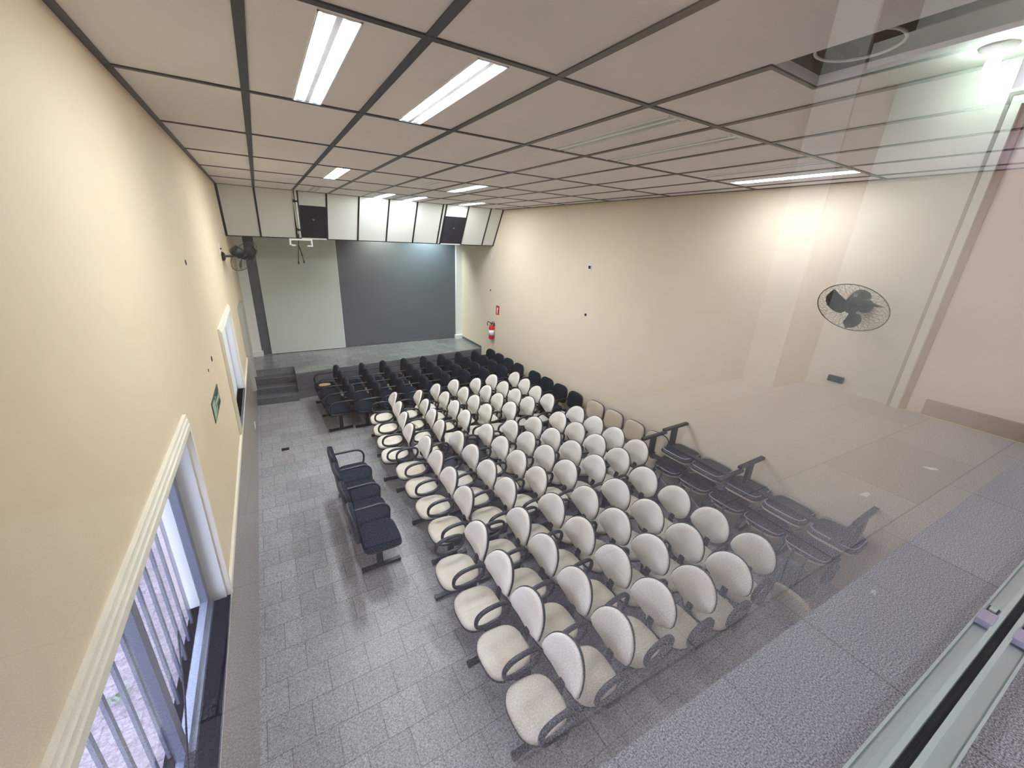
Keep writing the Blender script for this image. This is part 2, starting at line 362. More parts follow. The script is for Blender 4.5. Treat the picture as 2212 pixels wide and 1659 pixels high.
for x0, x1, lab in ((.775, 1.254, 'dark square loudspeaker panel set in the bulkhead beside the projector mount'),
                    (3.84, 4.364, 'dark square loudspeaker panel set in the right end of the bulkhead')):
    r = empty('loudspeaker', bk((x0 + x1) / 2, .98))
    tag(r, lab, 'loudspeaker', 'speaker panels in the bulkhead'); T = r.matrix_local.copy(); T = Matrix.Translation(-r.location)
    a = MB(); strip(a, x0, x1, .28, .97, .012); a.obj('speaker_grille', M['speaker'], r, T)
    a = MB(); strip(a, x0, x1, .97, 1.0, .016); a.obj('bottom_edge', M['white'], r, T)
    a = MB(); strip(a, (x0 + x1) / 2 - .015, (x0 + x1) / 2 + .02, .55, .575, .016); a.obj('badge', M['galu'], r, T)
m = MB(); m.box(XL, XR, YBK1, YB, .55, .6); struct(m.obj('ceiling_stage', M['panel']))

# mouldings on the left wall
m = MB(); m.box(XL, XL + .02, -.1, 9.2, -2.445, -2.40); m.box(XL, XL + .012, -.1, 9.2, -2.47, -2.445); struct(m.obj('trim_4', M['trimw']))

# windows of the left wall
def hall_window(name, y0, y1, z0, z1, bars):
    w = struct(empty(name, (XL, (y0 + y1) / 2, z0))); T = Matrix.Translation(-w.location)
    m = MB(); t = .075
    for e, g_, h in ((t, 0, .018), (t * .72, .018, .026), (t * .42, .026, .033)):
        m.box(XL + g_, XL + h, y0 - e, y1 + e, z1, z1 + e); m.box(XL + g_, XL + h, y1, y1 + e, z0, z1); m.box(XL + g_, XL + h, y0 - e, y0, z0, z1)
    m.obj('window_trim', M['trimw'], w, T)
    m = MB(); m.box(XL - .2, XL - .0, y1 - .012, y1, z0, z1); m.box(XL - .2, XL, y0, y0 + .012, z0, z1); m.box(XL - .2, XL, y0, y1, z1 - .012, z1); m.obj('window_reveal', M['white'], w, T)
    m = MB(); m.box(XL - .2, XL + .022, y0, y1, z0 - .025, z0); m.obj('window_sill', M['dark_stone'], w, T)
    m = MB(); xa, xb = XL - .13, XL - .09
    m.box(xa, xb, y0 + .012, y1 - .012, z0, z0 + .07); m.box(xa, xb, y0 + .012, y1 - .012, z1 - .06, z1 - .012)
    m.box(xa, xb, y1 - .075, y1 - .012, z0 + .07, z1 - .06); m.box(xa, xb, y0 + .012, y0 + .06, z0 + .07, z1 - .06); m.box(xa, xb, (y0 + y1) / 2 - .03, (y0 + y1) / 2 + .03, z0 + .07, z1 - .06)
    m.box(xb, xb + .02, y0 + .02, y1 - .02, z0, z0 + .03)
    m.obj('window_frame', M['galu'], w, T)
    m = MB(); m.box(XL - .113, XL - .107, y0 + .05, y1 - .05, z0 + .06, z1 - .05); m.obj('window_pane', M['glass'], w, T)
    if bars:
        n = int((y1 - y0) / .13)
        for i in range(1, n):
            y = y0 + (y1 - y0) * i / n
            m = MB(); m.box(XL - .185, XL - .172, y - .011, y + .011, z0, z1); m.obj('window_bar', M['galu'], w, T)
    else:
        m = MB(); m.box(XL - .08, XL - .072, y0 + .8, y1 - .1, z0 + .02, z1 - .05); m.obj('window_sash', M['white'], w, T)
    return w
w1 = hall_window('window_1', *WIN1[:2], WIN1[2], WIN1[3], True)
w2 = hall_window('window_2', *WIN2[:2], WIN2[2], WIN2[3], False)
T = Matrix.Translation(-w1.location)
m = MB(); m.box(XL - .09, XL - .05, 1.58, 1.70, -2.36, -2.30); m.box(XL - .09, XL - .03, 1.44, 1.55, -2.37, -2.31); m.tube([(XL - .07, 1.6, -2.32), (XL - .08, 1.85, -2.15), (XL - .1, 2.1, -1.95)], .004, 6); m.obj('window_latch', M['gasket'], w1, T)

# door beside the stage
d = struct(empty('door_1', (XL, 9.2, ZS))); T = Matrix.Translation(-d.location)
m = MB(); m.box(XL - .02, XL + .07, 9.14, 9.25, ZS - .03, -1.42); m.box(XL - .02, XL + .07, 10.02, 10.10, ZS - .0, -1.42); m.box(XL - .02, XL + .07, 9.25, 10.02, -1.50, -1.42); m.obj('door_frame', M['doorp'], d, T)
m = MB(); m.box(XL - .06, XL + .0, 9.26, 10.01, ZS + .03, -1.51); m.obj('door_leaf', M['doorp'], d, T)
m = MB(); m.tube([(XL + .0, 9.34, -2.1), (XL + .04, 9.34, -2.1), (XL + .04, 9.44, -2.1)], .009, 8); m.obj('door_handle', M['galu'], d, T)

# ------------------------------------------------------------ lights in the hall
def luminaire(x, y, lit, label):
    r = empty('ceiling_lamp', (x, y + LL / 2, ZC)); r_ = 1
    tag(r, label, 'ceiling lamp', 'fluorescent ceiling lamps')
    a = MB(); w = LW / 2
    a.box(-w, w, -LL / 2, LL / 2, .045, .05); a.box(-w, -w + .006, -LL / 2, LL / 2, -.004, .045); a.box(w - .006, w, -LL / 2, LL / 2, -.004, .045)
    a.box(-w, w, -LL / 2, -LL / 2 + .006, -.004, .045); a.box(-w, w, LL / 2 - .006, LL / 2, -.004, .045); a.box(-.012, .012, -LL / 2, LL / 2, .0, .04)
    a.obj('reflector_tray', M['reflector'], r)
    for s in (-1, 1):
        a = MB(); a.lathe([(.0165, -LL / 2 + .05), (.0165, LL / 2 - .05)], 10, Matrix.Translation((s * .042, 0, .012)) @ Matrix.Rotation(PI / 2, 4, 'X'))
        a.obj('tube', (M['tube'] if y < 3 and (x < 2 or x > 4.5) else M['tube_mid'] if y < 3 or y > 7.9 else M['tube_far']) if lit else M['deadtube'], r)
        for e in (-1, 1):
            a = MB(); a.box(s * .042 - .014, s * .042 + .014, e * (LL / 2 - .05) - .012, e * (LL / 2 - .05) + .012, .0, .045); a.obj('lampholder', M['white'], r)
LL_lab = ['lit fluorescent ceiling lamp nearest the left wall, close above the window side', 'lit fluorescent ceiling lamp, right one of the big bright pair near the viewer',
          'lit fluorescent ceiling lamp alone over the middle of the left half', 'lit fluorescent ceiling lamp at the bulkhead, left one of the small pair',
          'lit fluorescent ceiling lamp at the bulkhead, right one of the small pair', 'lit fluorescent ceiling lamp alone over the middle of the dark blocks',
          'lit fluorescent ceiling lamp at the right end of the bulkhead', 'lit fluorescent ceiling lamp high beside the right wall above the fan',
          'unlit ceiling lamp just right of the big bright pair', 'unlit ceiling lamp, second to the right of the big bright pair', 'unlit ceiling lamp one panel left of the lit lamp by the right wall',
          'unlit ceiling lamp beside the lit one over the dark blocks', 'unlit ceiling lamp against the bulkhead by the projector pole']
for (x, y, l), lab in zip(LAMPS, LL_lab): luminaire(x, y, l, lab)
for x, p in ((2.9, 60), (4.2, 95)):
    r = empty('stage_downlight', (x, 11.45, .55)); tag(r, 'small stage lamp hidden behind the bulkhead, %s' % ('left of the two' if x < 3 else 'the brighter one on the right'), 'stage lamp')
    a = MB(); a.lathe([(.07, -.06), (.08, -.05), (.08, 0), (.03, 0)], 16); a.obj('lamp_housing', M['white'], r)
    ld = bpy.data.lights.new('stage_lamp', 'SPOT'); ld.energy = p; ld.spot_size = math.radians(115); ld.spot_blend = .9; ld.shadow_soft_size = .06; ld.color = (.80, .95, 1) if x > 3 else (1, .97, .85)
    lo = bpy.data.objects.new('stage_lamp', ld); COL.objects.link(lo); lo.parent = r; lo.location = (0, 0, -.08); lo.rotation_euler = (math.radians(22), 0, 0)

# ------------------------------------------------------------ tandem seating
def superell(rx0, rx1, ry, n=28, e=2.6):
    P = []
    for i in range(n):
        t = 2 * PI * i / n; c, s = math.cos(t), math.sin(t)
        P.append(((rx1 if c > 0 else rx0) * math.copysign(abs(c) ** (2 / e), c), ry * math.copysign(abs(s) ** (2 / e), s)))
    return P
def seat_outline(n=32):          # a = x (front is -x), b = y
    P = []
    for x, y in superell(.23, .21, .225, n, 3.0):
        t = (x + .23) / .44
        P.append((x, y * (1 - .20 * max(0, t - .35) ** 1.2)))
    return P
def back_outline(n=32):          # a = y, b = z from the bottom
    P = []
    for i in range(n):
        t = 2 * PI * i / n; c, s = math.cos(t), math.sin(t)
        y = .226 * math.copysign(abs(c) ** .82, c); z = .2 + .205 * math.copysign(abs(s) ** .82, s)
        k = 1 - .40 * max(0, (.20 - z) / .20) ** 1.2 - .12 * max(0, (z - .22) / .2) ** 1.5
        P.append((y * k, z))
    return P
SZ = .455     # seat top
def seat_fn(x, y, h):
    d = .020 * max(0, (-x - .10) / .13) ** 2 if x < -.10 else 0
    return Vector((x * .94 - .028, y, SZ - .07 + h - d))
def back_fn(y, z, h):            # front of the pad faces -x
    x = .262 + .06 * (z - .2) - .070 * (abs(y) / .22) ** 1.8 - .030 * math.exp(-((z - .17) / .09) ** 2) - .012 * math.exp(-((z - .0) / .06) ** 2)
    return Vector((x - h, y, .505 + z))
def sq(rx, ry, n=32, e=5): return superell(rx, rx, ry, n, e)
MESH = {}
def mk(key, build, mats): 
    m = MB(); build(m); MESH[key] = m.mesh(key, mats)
so = seat_outline(); bo = back_outline()
mk('seat_beige', lambda m: m.pad(so, [(.97, .022), (1, .032), (1, .05), (.97, .064), (.90, .072), (.6, .074)], seat_fn), M['beige'])
mk('seat_shell', lambda m: m.pad(so, [(.80, -.022), (.97, 0), (1.018, .012), (1.018, .030), (.9, .033)], seat_fn), M['shell'])
mk('back_beige', lambda m: m.pad(bo, [(.98, .0), (1, .01), (.99, .026), (.93, .038), (.7, .046), (.35, .046)], back_fn), M['beige_b'])
mk('back_shell', lambda m: m.pad(bo, [(.70, -.030), (.95, -.018), (1.03, -.004), (1.03, .008), (.9, .01)], back_fn), M['shell'])
def support(m):
    m.box(.05, .182, -.035, .035, SZ - .095, SZ - .082); m.box(.168, .180, -.032, .032, SZ - .095, .50)
    m.add([(.168, -.03, .49), (.168, .03, .49), (.262, .03, .68), (.262, -.03, .68), (.184, -.03, .49), (.184, .03, .49), (.279, .03, .68), (.279, -.03, .68)],
          [(0, 1, 2, 3), (7, 6, 5, 4), (0, 4, 5, 1), (1, 5, 6, 2), (2, 6, 7, 3), (3, 7, 4, 0)])
mk('back_support', support, M['steel'])
sqs = sq(.225, .235); 
mk('seat_navy', lambda m: m.pad(sqs, [(.96, .01), (1, .03), (1, .06), (.96, .082), (.86, .092), (.5, .094)], seat_fn), M['navy'])
sqb = [(a, .2 + b) for a, b in superell(.215, .215, .185, 32, 3.6)]
def sqback_fn(y, z, h):
    x = .235 + .09 * z - .02 * (y / .2) ** 2
    return Vector((x - h, y, .50 + z))
mk('back_navy', lambda m: m.pad(sqb, [(.9, -.03), (1, -.01), (1, .02), (.95, .036), (.8, .044), (.4, .046)], sqback_fn), M['navy'])
mk('back_square_shell', lambda m: m.pad(sqb, [(.7, -.036), (.98, -.028), (1.03, -.008), (1.03, .0), (.9, .001)], sqback_fn), M['shell'])
mk('back_tan', lambda m: m.pad(sqb, [(.97, .0), (1, .01), (.98, .03), (.9, .038), (.5, .04)], sqback_fn), M['sqbeige'])
mk('seat_tan', lambda m: m.pad(sqs, [(.96, .022), (1, .032), (1, .05), (.96, .066), (.86, .074), (.5, .076)], seat_fn), M['sqbeige'])
mk('seat_square_shell', lambda m: m.pad(sqs, [(.80, -.022), (.97, 0), (1.018, .012), (1.018, .030), (.9, .033)], seat_fn), M['shell'])
def rim(m):
    m.tube([(-.03 + a * .93, b * .93, SZ - .098) for a, b in sqs], .006, 6, True, up=Vector((0, 0, 1)))
mk('seat_rim', rim, M['chrome'])
def ring(m):
    P = []
    for i in range(24):
        t = 2 * PI * i / 24; c, s = math.cos(t), math.sin(t)
        x = .165 * math.copysign(abs(c) ** .8, c); z = .098 * math.copysign(abs(s) ** .8, s)
        P.append((-.02 + x + .12 * z, 0, .565 + z + .0))
    m.tube(P, .0160, 8, True, flat=1.55)
    m.box(-.05, .06, -.022, .022, SZ - .07, .475)
mk('arm_ring', ring, M['arm'])
def dee(m):
    P = [(.25, 0, .66)] + [(.25 - .33 * i / 6, 0, .675) for i in range(1, 7)]
    for i in range(1, 8):
        t = PI / 2 * i / 7; P.append((-.08 - .13 * math.sin(t), 0, .675 - .12 * (1 - math.cos(t))))
    P += [(-.205, 0, .50), (-.19, 0, .44), (-.12, 0, .415), (.02, 0, .41)]
    m.tube(P, .0155, 8, False, flat=1.3)
mk('arm_dee', dee, M['arm'])
def boxarm(m):
    m.tube([(.16, 0, .42), (.17, 0, .60), (.15, 0, .64), (-.12, 0, .64), (-.17, 0, .61), (-.165, 0, .45), (-.12, 0, .42)], .014, 8, True, flat=1.3)
mk('arm_box', boxarm, M['arm'])
def leg(m):
    m.box(-.035, .035, -.02, .02, .035, SZ - .13); m.box(-.235, .205, -.024, .024, .006, .036)
    m.box(-.24, -.21, -.026, .026, 0, .04); m.box(.185, .21, -.026, .026, 0, .04)
    m.box(-.06, .06, -.03, .03, SZ - .14, SZ - .125)
mk('leg', leg, M['steel'])
def wide_leg(m):
    m.box(-.05, .05, -.022, .022, .035, SZ - .13); m.box(-.285, .262, -.026, .026, .004, .04); m.box(-.07, .07, -.03, .03, SZ - .14, SZ - .125)
mk('wide_leg', wide_leg, M['steel'])
mk('grey_shell', lambda m: m.pad(bo, [(.70, -.030), (.95, -.018), (1.03, -.004), (1.03, .008), (.9, .01)], back_fn), M['gshell'])
def straps(m):
    for y in (-.07, .07): m.tube([(.10, y, SZ - .09), (.24, y, SZ - .085), (.29, y, .52), (.295, y, .66), (.30, y, .80)], .011, 6, flat=1.2)
mk('back_straps', straps, M['steel'])
def beam_mesh(L0, L1):
    m = MB(); m.box(-.045, .045, L0, L1, SZ - .125, SZ - .090)
    return m.mesh('beam', M['steel'])

def bench(T, label, n=4, style='beige', pitch=.49, legs=(-.75, .05, .88), missing=(), group='tandem benches facing the window wall', backs=True, arms=True, foam=None, extra_rim=False, armskip=()):
    r = empty('tandem_bench', T=T); tag(r, label, 'bench', group)
    half = (n - 1) / 2
    L0 = min(legs[0], -half * pitch - .05) - .05; L1 = max(legs[-1], half * pitch + .05) + .05
    link('beam', beam_mesh(L0, L1), r)
    for y in legs: link('leg', MESH['wide_leg' if extra_rim else 'leg'], r, Matrix.Translation((0, y, 0)))
    S = {'beige': ('seat_beige', 'back_beige', 'seat_shell', 'back_shell', 'arm_ring'), 'navy': ('seat_navy', 'back_navy', 'seat_square_shell', 'back_square_shell', 'arm_dee'),
         'tan': ('seat_tan', 'back_tan', 'seat_square_shell', 'back_square_shell', 'arm_box')}[style]
    for i in range(n):
        y = (i - half) * pitch; jz = random.uniform(-.02, .02)
        TT = Matrix.Translation((0, y, 0)) @ Matrix.Rotation(jz, 4, 'Z')
        if i in missing:
            s = link('seat', MESH[S[2]], r, TT); s['label'] = 'bare black seat pan without its cushion'
        else:
            s = link('seat', MESH[S[0]], r, TT); link('seat_shell', MESH[S[2]], s)
            if foam == i:
                s['label'] = 'torn seat cushion showing yellow foam'
                fm = MB(); fm.pad([(a * .6, b * .45) for a, b in so], [(1, .085), (.95, .100), (.6, .104)], seat_fn); fm.obj('exposed_foam', M['foam'], s)
        if extra_rim: link('metal_rim', MESH['seat_rim'], s)
        if backs:
            TB = TT @ Matrix.Rotation(random.uniform(-.02, .02), 4, 'Z')
            b_ = link('backrest', MESH[S[1]], r, TB); link('backrest_shell', MESH['grey_shell' if extra_rim else S[3]], b_); link('back_support', MESH['back_straps' if extra_rim else 'back_support'], b_)
    if arms:
        for i in range(n + 1):
            if i in armskip: continue
            link('armrest', MESH[S[4]], r, Matrix.Translation((0, (i - half - .5) * pitch, 0)))
    return r
def place(x, y, yaw=0): return Matrix.Translation((x, y, ZF)) @ Matrix.Rotation(math.radians(yaw), 4, 'Z')
ORD = ['first', 'second', 'third', 'fourth', 'fifth', 'sixth', 'seventh', 'eighth', 'ninth']
# nearest block
B1 = [(1.34, 2.26, 0), (1.85, 2.25, -.5), (2.37, 2.28, 1.5), (2.83, 2.21, 1.5), (3.30, 2.15, 2), (3.83, 2.19, 0)]
for i, (x, y, a) in enumerate(B1):
    tag_ = 'beige oval-backed bench of four seats, nearest block, %s' % ('the one at the aisle end' if i == 0 else 'farthest from the aisle, beside the overturned benches' if i == 5 else ORD[i] + ' from the aisle')
    bench(place(x, y, a), tag_, pitch=.493)
B2 = [(1.50, 4.375, -1), (2.02, 4.30, 1), (2.53, 4.34, 0), (2.98, 4.29, 1), (3.42, 4.22, 2), (3.91, 4.22, 0), (4.37, 4.28, 0)]
for i, (x, y, a) in enumerate(B2):
    lab = 'beige oval-backed bench, second block from the viewer, %s' % ('at the aisle end' if i == 0 else ORD[i] + ' from the aisle')
    miss = ()
    if i in (1, 2): miss = (3,); lab += ', one cushion missing'
    bench(place(x, y, a), lab, missing=miss, pitch=.486)
bench(place(4.88, 4.36, 0), 'tan square-backed bench against the right wall behind the second block', style='tan', pitch=.486, armskip=(0,))
B3 = [(1.50, 6.37, -6), (1.975, 6.29, -5), (2.465, 6.47, -1), (2.915, 6.55, 0), (3.375, 6.45, -.5), (3.82, 6.52, 0), (4.32, 6.49, -4.5)]
for i, (x, y, a) in enumerate(B3):
    lab = 'beige oval-backed bench in the block before the dark benches, %s' % ('at the aisle end' if i == 0 else ORD[i] + ' from the aisle')
    if i == 1: lab = 'beige oval-backed bench with a yellow leaf on one seat, second from the aisle'
    bench(place(x, y, a), lab, pitch=.487)
bench(place(4.84, 6.40, 0), 'dark square-backed bench against the right wall, apart from the dark block', style='navy', pitch=.49)
DX = [.88, 1.40, 1.89, 2.40, 2.90, 3.38, 3.87, 4.35, 4.82]
for i, x in enumerate(DX):
    lab = 'dark bench in the block by the stage, %s' % ('at the aisle end, one seat torn' if i == 0 else 'last one, against the right wall' if i == 8 else ORD[i] + ' from the aisle')
    bench(place(x, 8.55 if i else 8.60, (2.0 if i == 0 else 0)), lab, style='navy', pitch=.483, foam=3 if i == 0 else None)
bench(Matrix.Translation((.70, 4.65, ZF)) @ Matrix.Rotation(PI, 4, 'Z'), 'dark bench of four seats standing alone in the aisle, facing the beige seats', style='navy', pitch=.487, legs=(-.88, -.0, .75), group='benches apart from the blocks', armskip=(4,))
flip = Matrix.Rotation(PI, 4, 'Y')
bench(Matrix.Translation((4.915, 2.23, -2.77)) @ flip, 'overturned bench of five seats, feet in the air, nearer the beige block', n=5, style='beige', pitch=.485, legs=(-1.20, .07, 1.33), group='overturned benches', extra_rim=True, armskip=(5,))
bench(Matrix.Translation((5.04, 2.13, -2.53)) @ flip, 'overturned bench of five seats lying on top, against the right wall', n=5, style='tan', pitch=.51, legs=(-1.18, .02, 1.18), group='overturned benches', backs=False, arms=False, extra_rim=True)

# ------------------------------------------------------------ small things in the hall
m = MB(); m.pad([(a * 1.0, b * .9) for a, b in so], [(.95, 0), (1, .015), (1, .045), (.93, .06), (.6, .064)], lambda x, y, h: Vector((x, y, h)))
o = m.obj('seat_cushion', M['sqbeige'], None, Matrix.Translation((4.28, 1.10, ZF + .20)) @ Matrix.Rotation(math.radians(80), 4, 'Z') @ Matrix.Rotation(math.radians(75), 4, 'X'))
tag(o, 'loose beige seat cushion standing on edge on the floor by the overturned benches', 'cushion')
m = MB(); P = []
for k in range(3):
    m.tube([(0, 0, 0), (.03 * math.cos(k * 2.1 + 1), .05 * math.sin(k * 2.1 + 1), .03), (.05 * math.cos(k * 2.1 + 1), .10 * math.sin(k * 2.1 + 1), .012)], .010, 6, flat=.5)
o = m.obj('dry_leaf', M['yellow'], None, Matrix.Translation((1.97, 6.44, ZF + SZ + .006))); tag(o, 'crumpled yellow leaf lying on a beige seat', 'leaf')
m = MB(); m.prism([(-.10, -.14), (.10, -.13), (.09, .14), (-.11, .12)], 0, .004)
o = m.obj('paper_sheet', M['paper'], None, Matrix.Translation((4.80, 5.62, ZF + SZ + .026)) @ Matrix.Rotation(.3, 4, 'Z')); tag(o, 'white printed paper left on the dark bench by the right wall', 'paper')

# projector mount
r = empty('projector_mount', (.73, 9.28, ZC)); tag(r, 'white projector bracket on a pole with dangling cables, under the bulkhead', 'projector mount'); T = Matrix.Translation(-r.location)
m = MB(); m.tube([(.715, 9.22, ZC), (.725, 9.50, -.11)], .02, 10); m.tube([(.672, 9.24, ZC), (.70, 9.52, -.11)], .010, 8); m.obj('pole', M['plate'], r, T)
for t_ in (.22, .83):
    m = MB(); y = 9.22 + .28 * t_; z = ZC - (ZC + .11) * t_; m.tube([(.66, y, z), (.75, y, z)], .026, 8); m.obj('cable_tie', M['gasket'], r, T)
m = MB(); m.box(.52, .94, 9.46, 9.54, -.17, -.138); m.box(.52, .55, 9.46, 9.54, -.26, -.17); m.box(.91, .94, 9.46, 9.54, -.26, -.17); m.box(.55, .63, 9.46, 9.54, -.28, -.252); m.box(.84, .94, 9.46, 9.54, -.285, -.258); m.obj('bracket', M['white'], r, T)
for k, (dx, dz) in enumerate(((-.04, -.42), (.06, -.40), (.04, -.26))):
    m = MB(); m.tube([(.70, 9.5, -.03), (.69, 9.49, -.16), (.675, 9.49, -.26), (.675 + dx * .5, 9.48, -.26 + (dz + .16) * .6), (.675 + dx, 9.48, -.16 + dz)], .008, 6)
    m.box(.675 + dx - .014, .675 + dx + .014, 9.47, 9.49, -.16 + dz - .05, -.16 + dz); m.obj('cable', M['gasket'], r, T)

# wall fans
def fan(name_label, T, R, mount_len, tilt):
    r = empty('wall_fan', T=T); tag(r, name_label, 'fan', 'wall fans')
    # local: wall plane at x = 0, room towards +x
    H = Matrix.Translation((mount_len, 0, 0)) @ Matrix.Rotation(math.radians(90 + tilt), 4, 'Y')      # local z = fan axis
    m = MB(); m.lathe([(.07, 0), (.07, .02), (.045, .04), (.02, .05)], 16, Matrix.Rotation(PI / 2, 4, 'Y')); m.tube([(.03, 0, 0), (mount_len * .5, 0, -.0), (mount_len * .62, 0, .02)], .018, 8); m.obj('wall_bracket', M['fan'], r)
    m = MB(); m.lathe([(.03, -.20), (.078, -.185), (.085, -.12), (.085, -.05), (.05, -.03)], 18, H); m.obj('motor', M['fan'], r)
    m = MB(); m.lathe([(.055, -.03), (.062, .0), (.05, .04), (.02, .05)], 16, H)
    hub = m.obj('hub', M['fan'], r)
    for k in range(3):
        m = MB(); P = []; a0 = 2 * PI * k / 3 + .5; n1, n2 = 9, 5
        for i in range(n1):
            q = i / (n1 - 1); rad = .04 + (R * .84 - .04) * q
            wd = .30 + .72 * math.sin(PI * min(1, q * .86 + .06)) ** .9 if q < .99 else .34
            for j in range(n2):
                s_ = j / (n2 - 1) - .5; ang = a0 - .75 * q ** 1.3 + s_ * wd * (.14 / max(rad, .09)) * 1.1
                P.append((rad * math.cos(ang), rad * math.sin(ang), .012 + s_ * .06))
        N_ = len(P); vs = [H @ Vector(p) for p in P] + [H @ (Vector(p) + Vector((0, 0, .004))) for p in P]
        fs = []
        for i in range(n1 - 1):
            for j in range(n2 - 1):
                a = i * n2 + j; fs += [(a, a + 1, a + n2 + 1, a + n2), (N_ + a, N_ + a + n2, N_ + a + n2 + 1, N_ + a + 1)]
        edge = [j for j in range(n2)] + [i * n2 + n2 - 1 for i in range(1, n1)] + [(n1 - 1) * n2 + j for j in range(n2 - 2, -1, -1)] + [i * n2 for i in range(n1 - 2, 0, -1)]
        fs += [(edge[i], edge[(i + 1) % len(edge)], N_ + edge[(i + 1) % len(edge)], N_ + edge[i]) for i in range(len(edge))]
        m.add(vs, fs, 0, True); m.obj('blade', M['fan'], r)
    m = MB(); m.tube([H @ Vector((R * math.cos(i * PI / 24), R * math.sin(i * PI / 24), .01)) for i in range(48)], .0045, 6, True, up=(H.to_3x3() @ Vector((0, 0, 1))))
    n = 30; upv = H.to_3x3() @ Vector((0, 0, 1))
    for side in (1, -1):
        for k in range(n):
            for tw in (.55, -.55):
                pts = []
                for i in range(6):
                    q = i / 5; rad = .05 + (R - .05) * q; ang = 2 * PI * k / n + tw * (1 - q); dz = .01 + side * (.075 * math.sqrt(max(0, 1 - q * q)) if side > 0 else .07 * math.sqrt(max(0, 1 - q ** 3)))
                    pts.append(H @ Vector((rad * math.cos(ang), rad * math.sin(ang), dz)))
                m.tube(pts, .0011, 3, up=upv)
    m.obj('cage', M['wire'], r)
    return r
fan('dark three-blade wall fan with round wire cage on the right wall', Matrix.Translation((XR, 1.635, -.475)) @ Matrix.Rotation(PI, 4, 'Z'), .30, .33, 38)
fan('dark wall fan on an arm high on the left wall near the stage', Matrix.Translation((XL, 7.92, -.42)) @ Matrix.Rotation(math.radians(38), 4, 'Z'), .27, .36, 34)
m = MB(); m.box(XL, XL + .012, 7.70, 7.80, -.37, -.22); m.box(XL + .012, XL + .03, 7.73, 7.77, -.31, -.29, mi=1); tag(m.obj('fan_switch_box', [M['plate'], M['dark']]), 'small white switch plate beside the fan on the left wall', 'switch plate')

# plates and signs
def plate(y, z, w, h, label, hole=True, name='socket_plate'):
    r = empty(name, (XR, y, z)); tag(r, label, 'wall socket')
    m = MB(); m.box(-.008, 0, -w / 2, w / 2, -h / 2, h / 2); m.obj('cover', M['plate'], r)
    if hole: m = MB(); m.box(-.011, -.008, -w * .3, w * .3, -h * .28, h * .28); m.obj('opening', M['dark'], r)
plate(5.93, -.40, .10, .10, 'small white wall plate high on the middle of the right wall')
plate(5.90, -1.30, .09, .09, 'open dark socket hole below the white plate on the right wall')
plate(9.88, -1.30, .09, .09, 'open socket near the stage above the red sign')
plate(9.85, -.39, .07, .11, 'small white sensor box under the right end of the bulkhead', False, 'sensor_box')
r = empty('junction_box', (XR, 1.67, -1.29)); tag(r, 'dark electrical box low under the right wall fan', 'electrical box')
m = MB(); m.box(-.04, 0, -.07, .07, -.032, .032); m.obj('box_body', M['fan'], r); m = MB(); m.box(-.046, -.04, -.05, -.01, -.018, .018); m.box(-.046, -.04, .01, .05, -.018, .018); m.obj('socket_face', M['gasket'], r)
# holes in the plaster of the left wall
for y, z, s_ in ((4.85, -.52, .03), (4.35, -1.12, .035), (4.28, -1.24, .02), (3.5, -.75, .018)):
    pass
def wallspot(px, s_, label):
    d_ = Vector(((px[0] - 1106) / FPX, (px[1] - 829.5) / FPX, 1)); w_ = RW.transposed() @ d_; p = w_ * (XL / w_.x)
    m = MB(); m.pad([(s_ * math.cos(t * PI / 5) * (1 + .25 * math.sin(3 * t)), s_ * .8 * math.sin(t * PI / 5)) for t in range(10)], [(1, 0), (.9, .003)], lambda a, b, h: Vector((h, a, b)))
    o = m.obj('plaster_chip', M['dark'], None, Matrix.Translation(p)); tag(o, label, 'wall damage', 'chips in the left wall')
wallspot((401, 567), .030, 'small dark chip in the left wall high above the window side')
wallspot((457, 775), .035, 'dark chip in the left wall left of the far window')
wallspot((450, 800), .018, 'tiny chip in the left wall between the larger chip and the green sign')
# green exit sign
r = empty('exit_sign', (XL, 4.15, -1.48)); tag(r, 'green and pale emergency exit plate with running figure on the left wall', 'sign')
m = MB(); m.box(0, .006, -.27, .27, -.09, .09); m.obj('sign_board', M['signgreen'], r)
m = MB()
m.box(.006, .008, -.25, -.10, -.07, .07); m.box(.006, .008, .02, .20, -.018, .018); m.add([(.007, .20, -.05), (.007, .26, 0), (.007, .20, .05), (.0085, .20, -.05), (.0085, .26, 0), (.0085, .20, .05)], [(0, 1, 2), (5, 4, 3), (0, 3, 4, 1), (1, 4, 5, 2), (2, 5, 3, 0)])
m.lathe([(.016, 0), (.016, .003)], 10, Matrix.Translation((.006, -.03, .055)) @ Matrix.Rotation(PI / 2, 4, 'Y'))
m.box(.006, .008, -.05, -.01, -.02, .035); m.box(.006, .008, -.075, -.05, .01, .025); m.box(.006, .008, -.01, .015, .0, .015); m.box(.006, .008, -.07, -.04, -.07, -.02); m.box(.006, .008, -.02, .0, -.07, -.02)
m.obj('sign_symbol', M['signlight'], r)
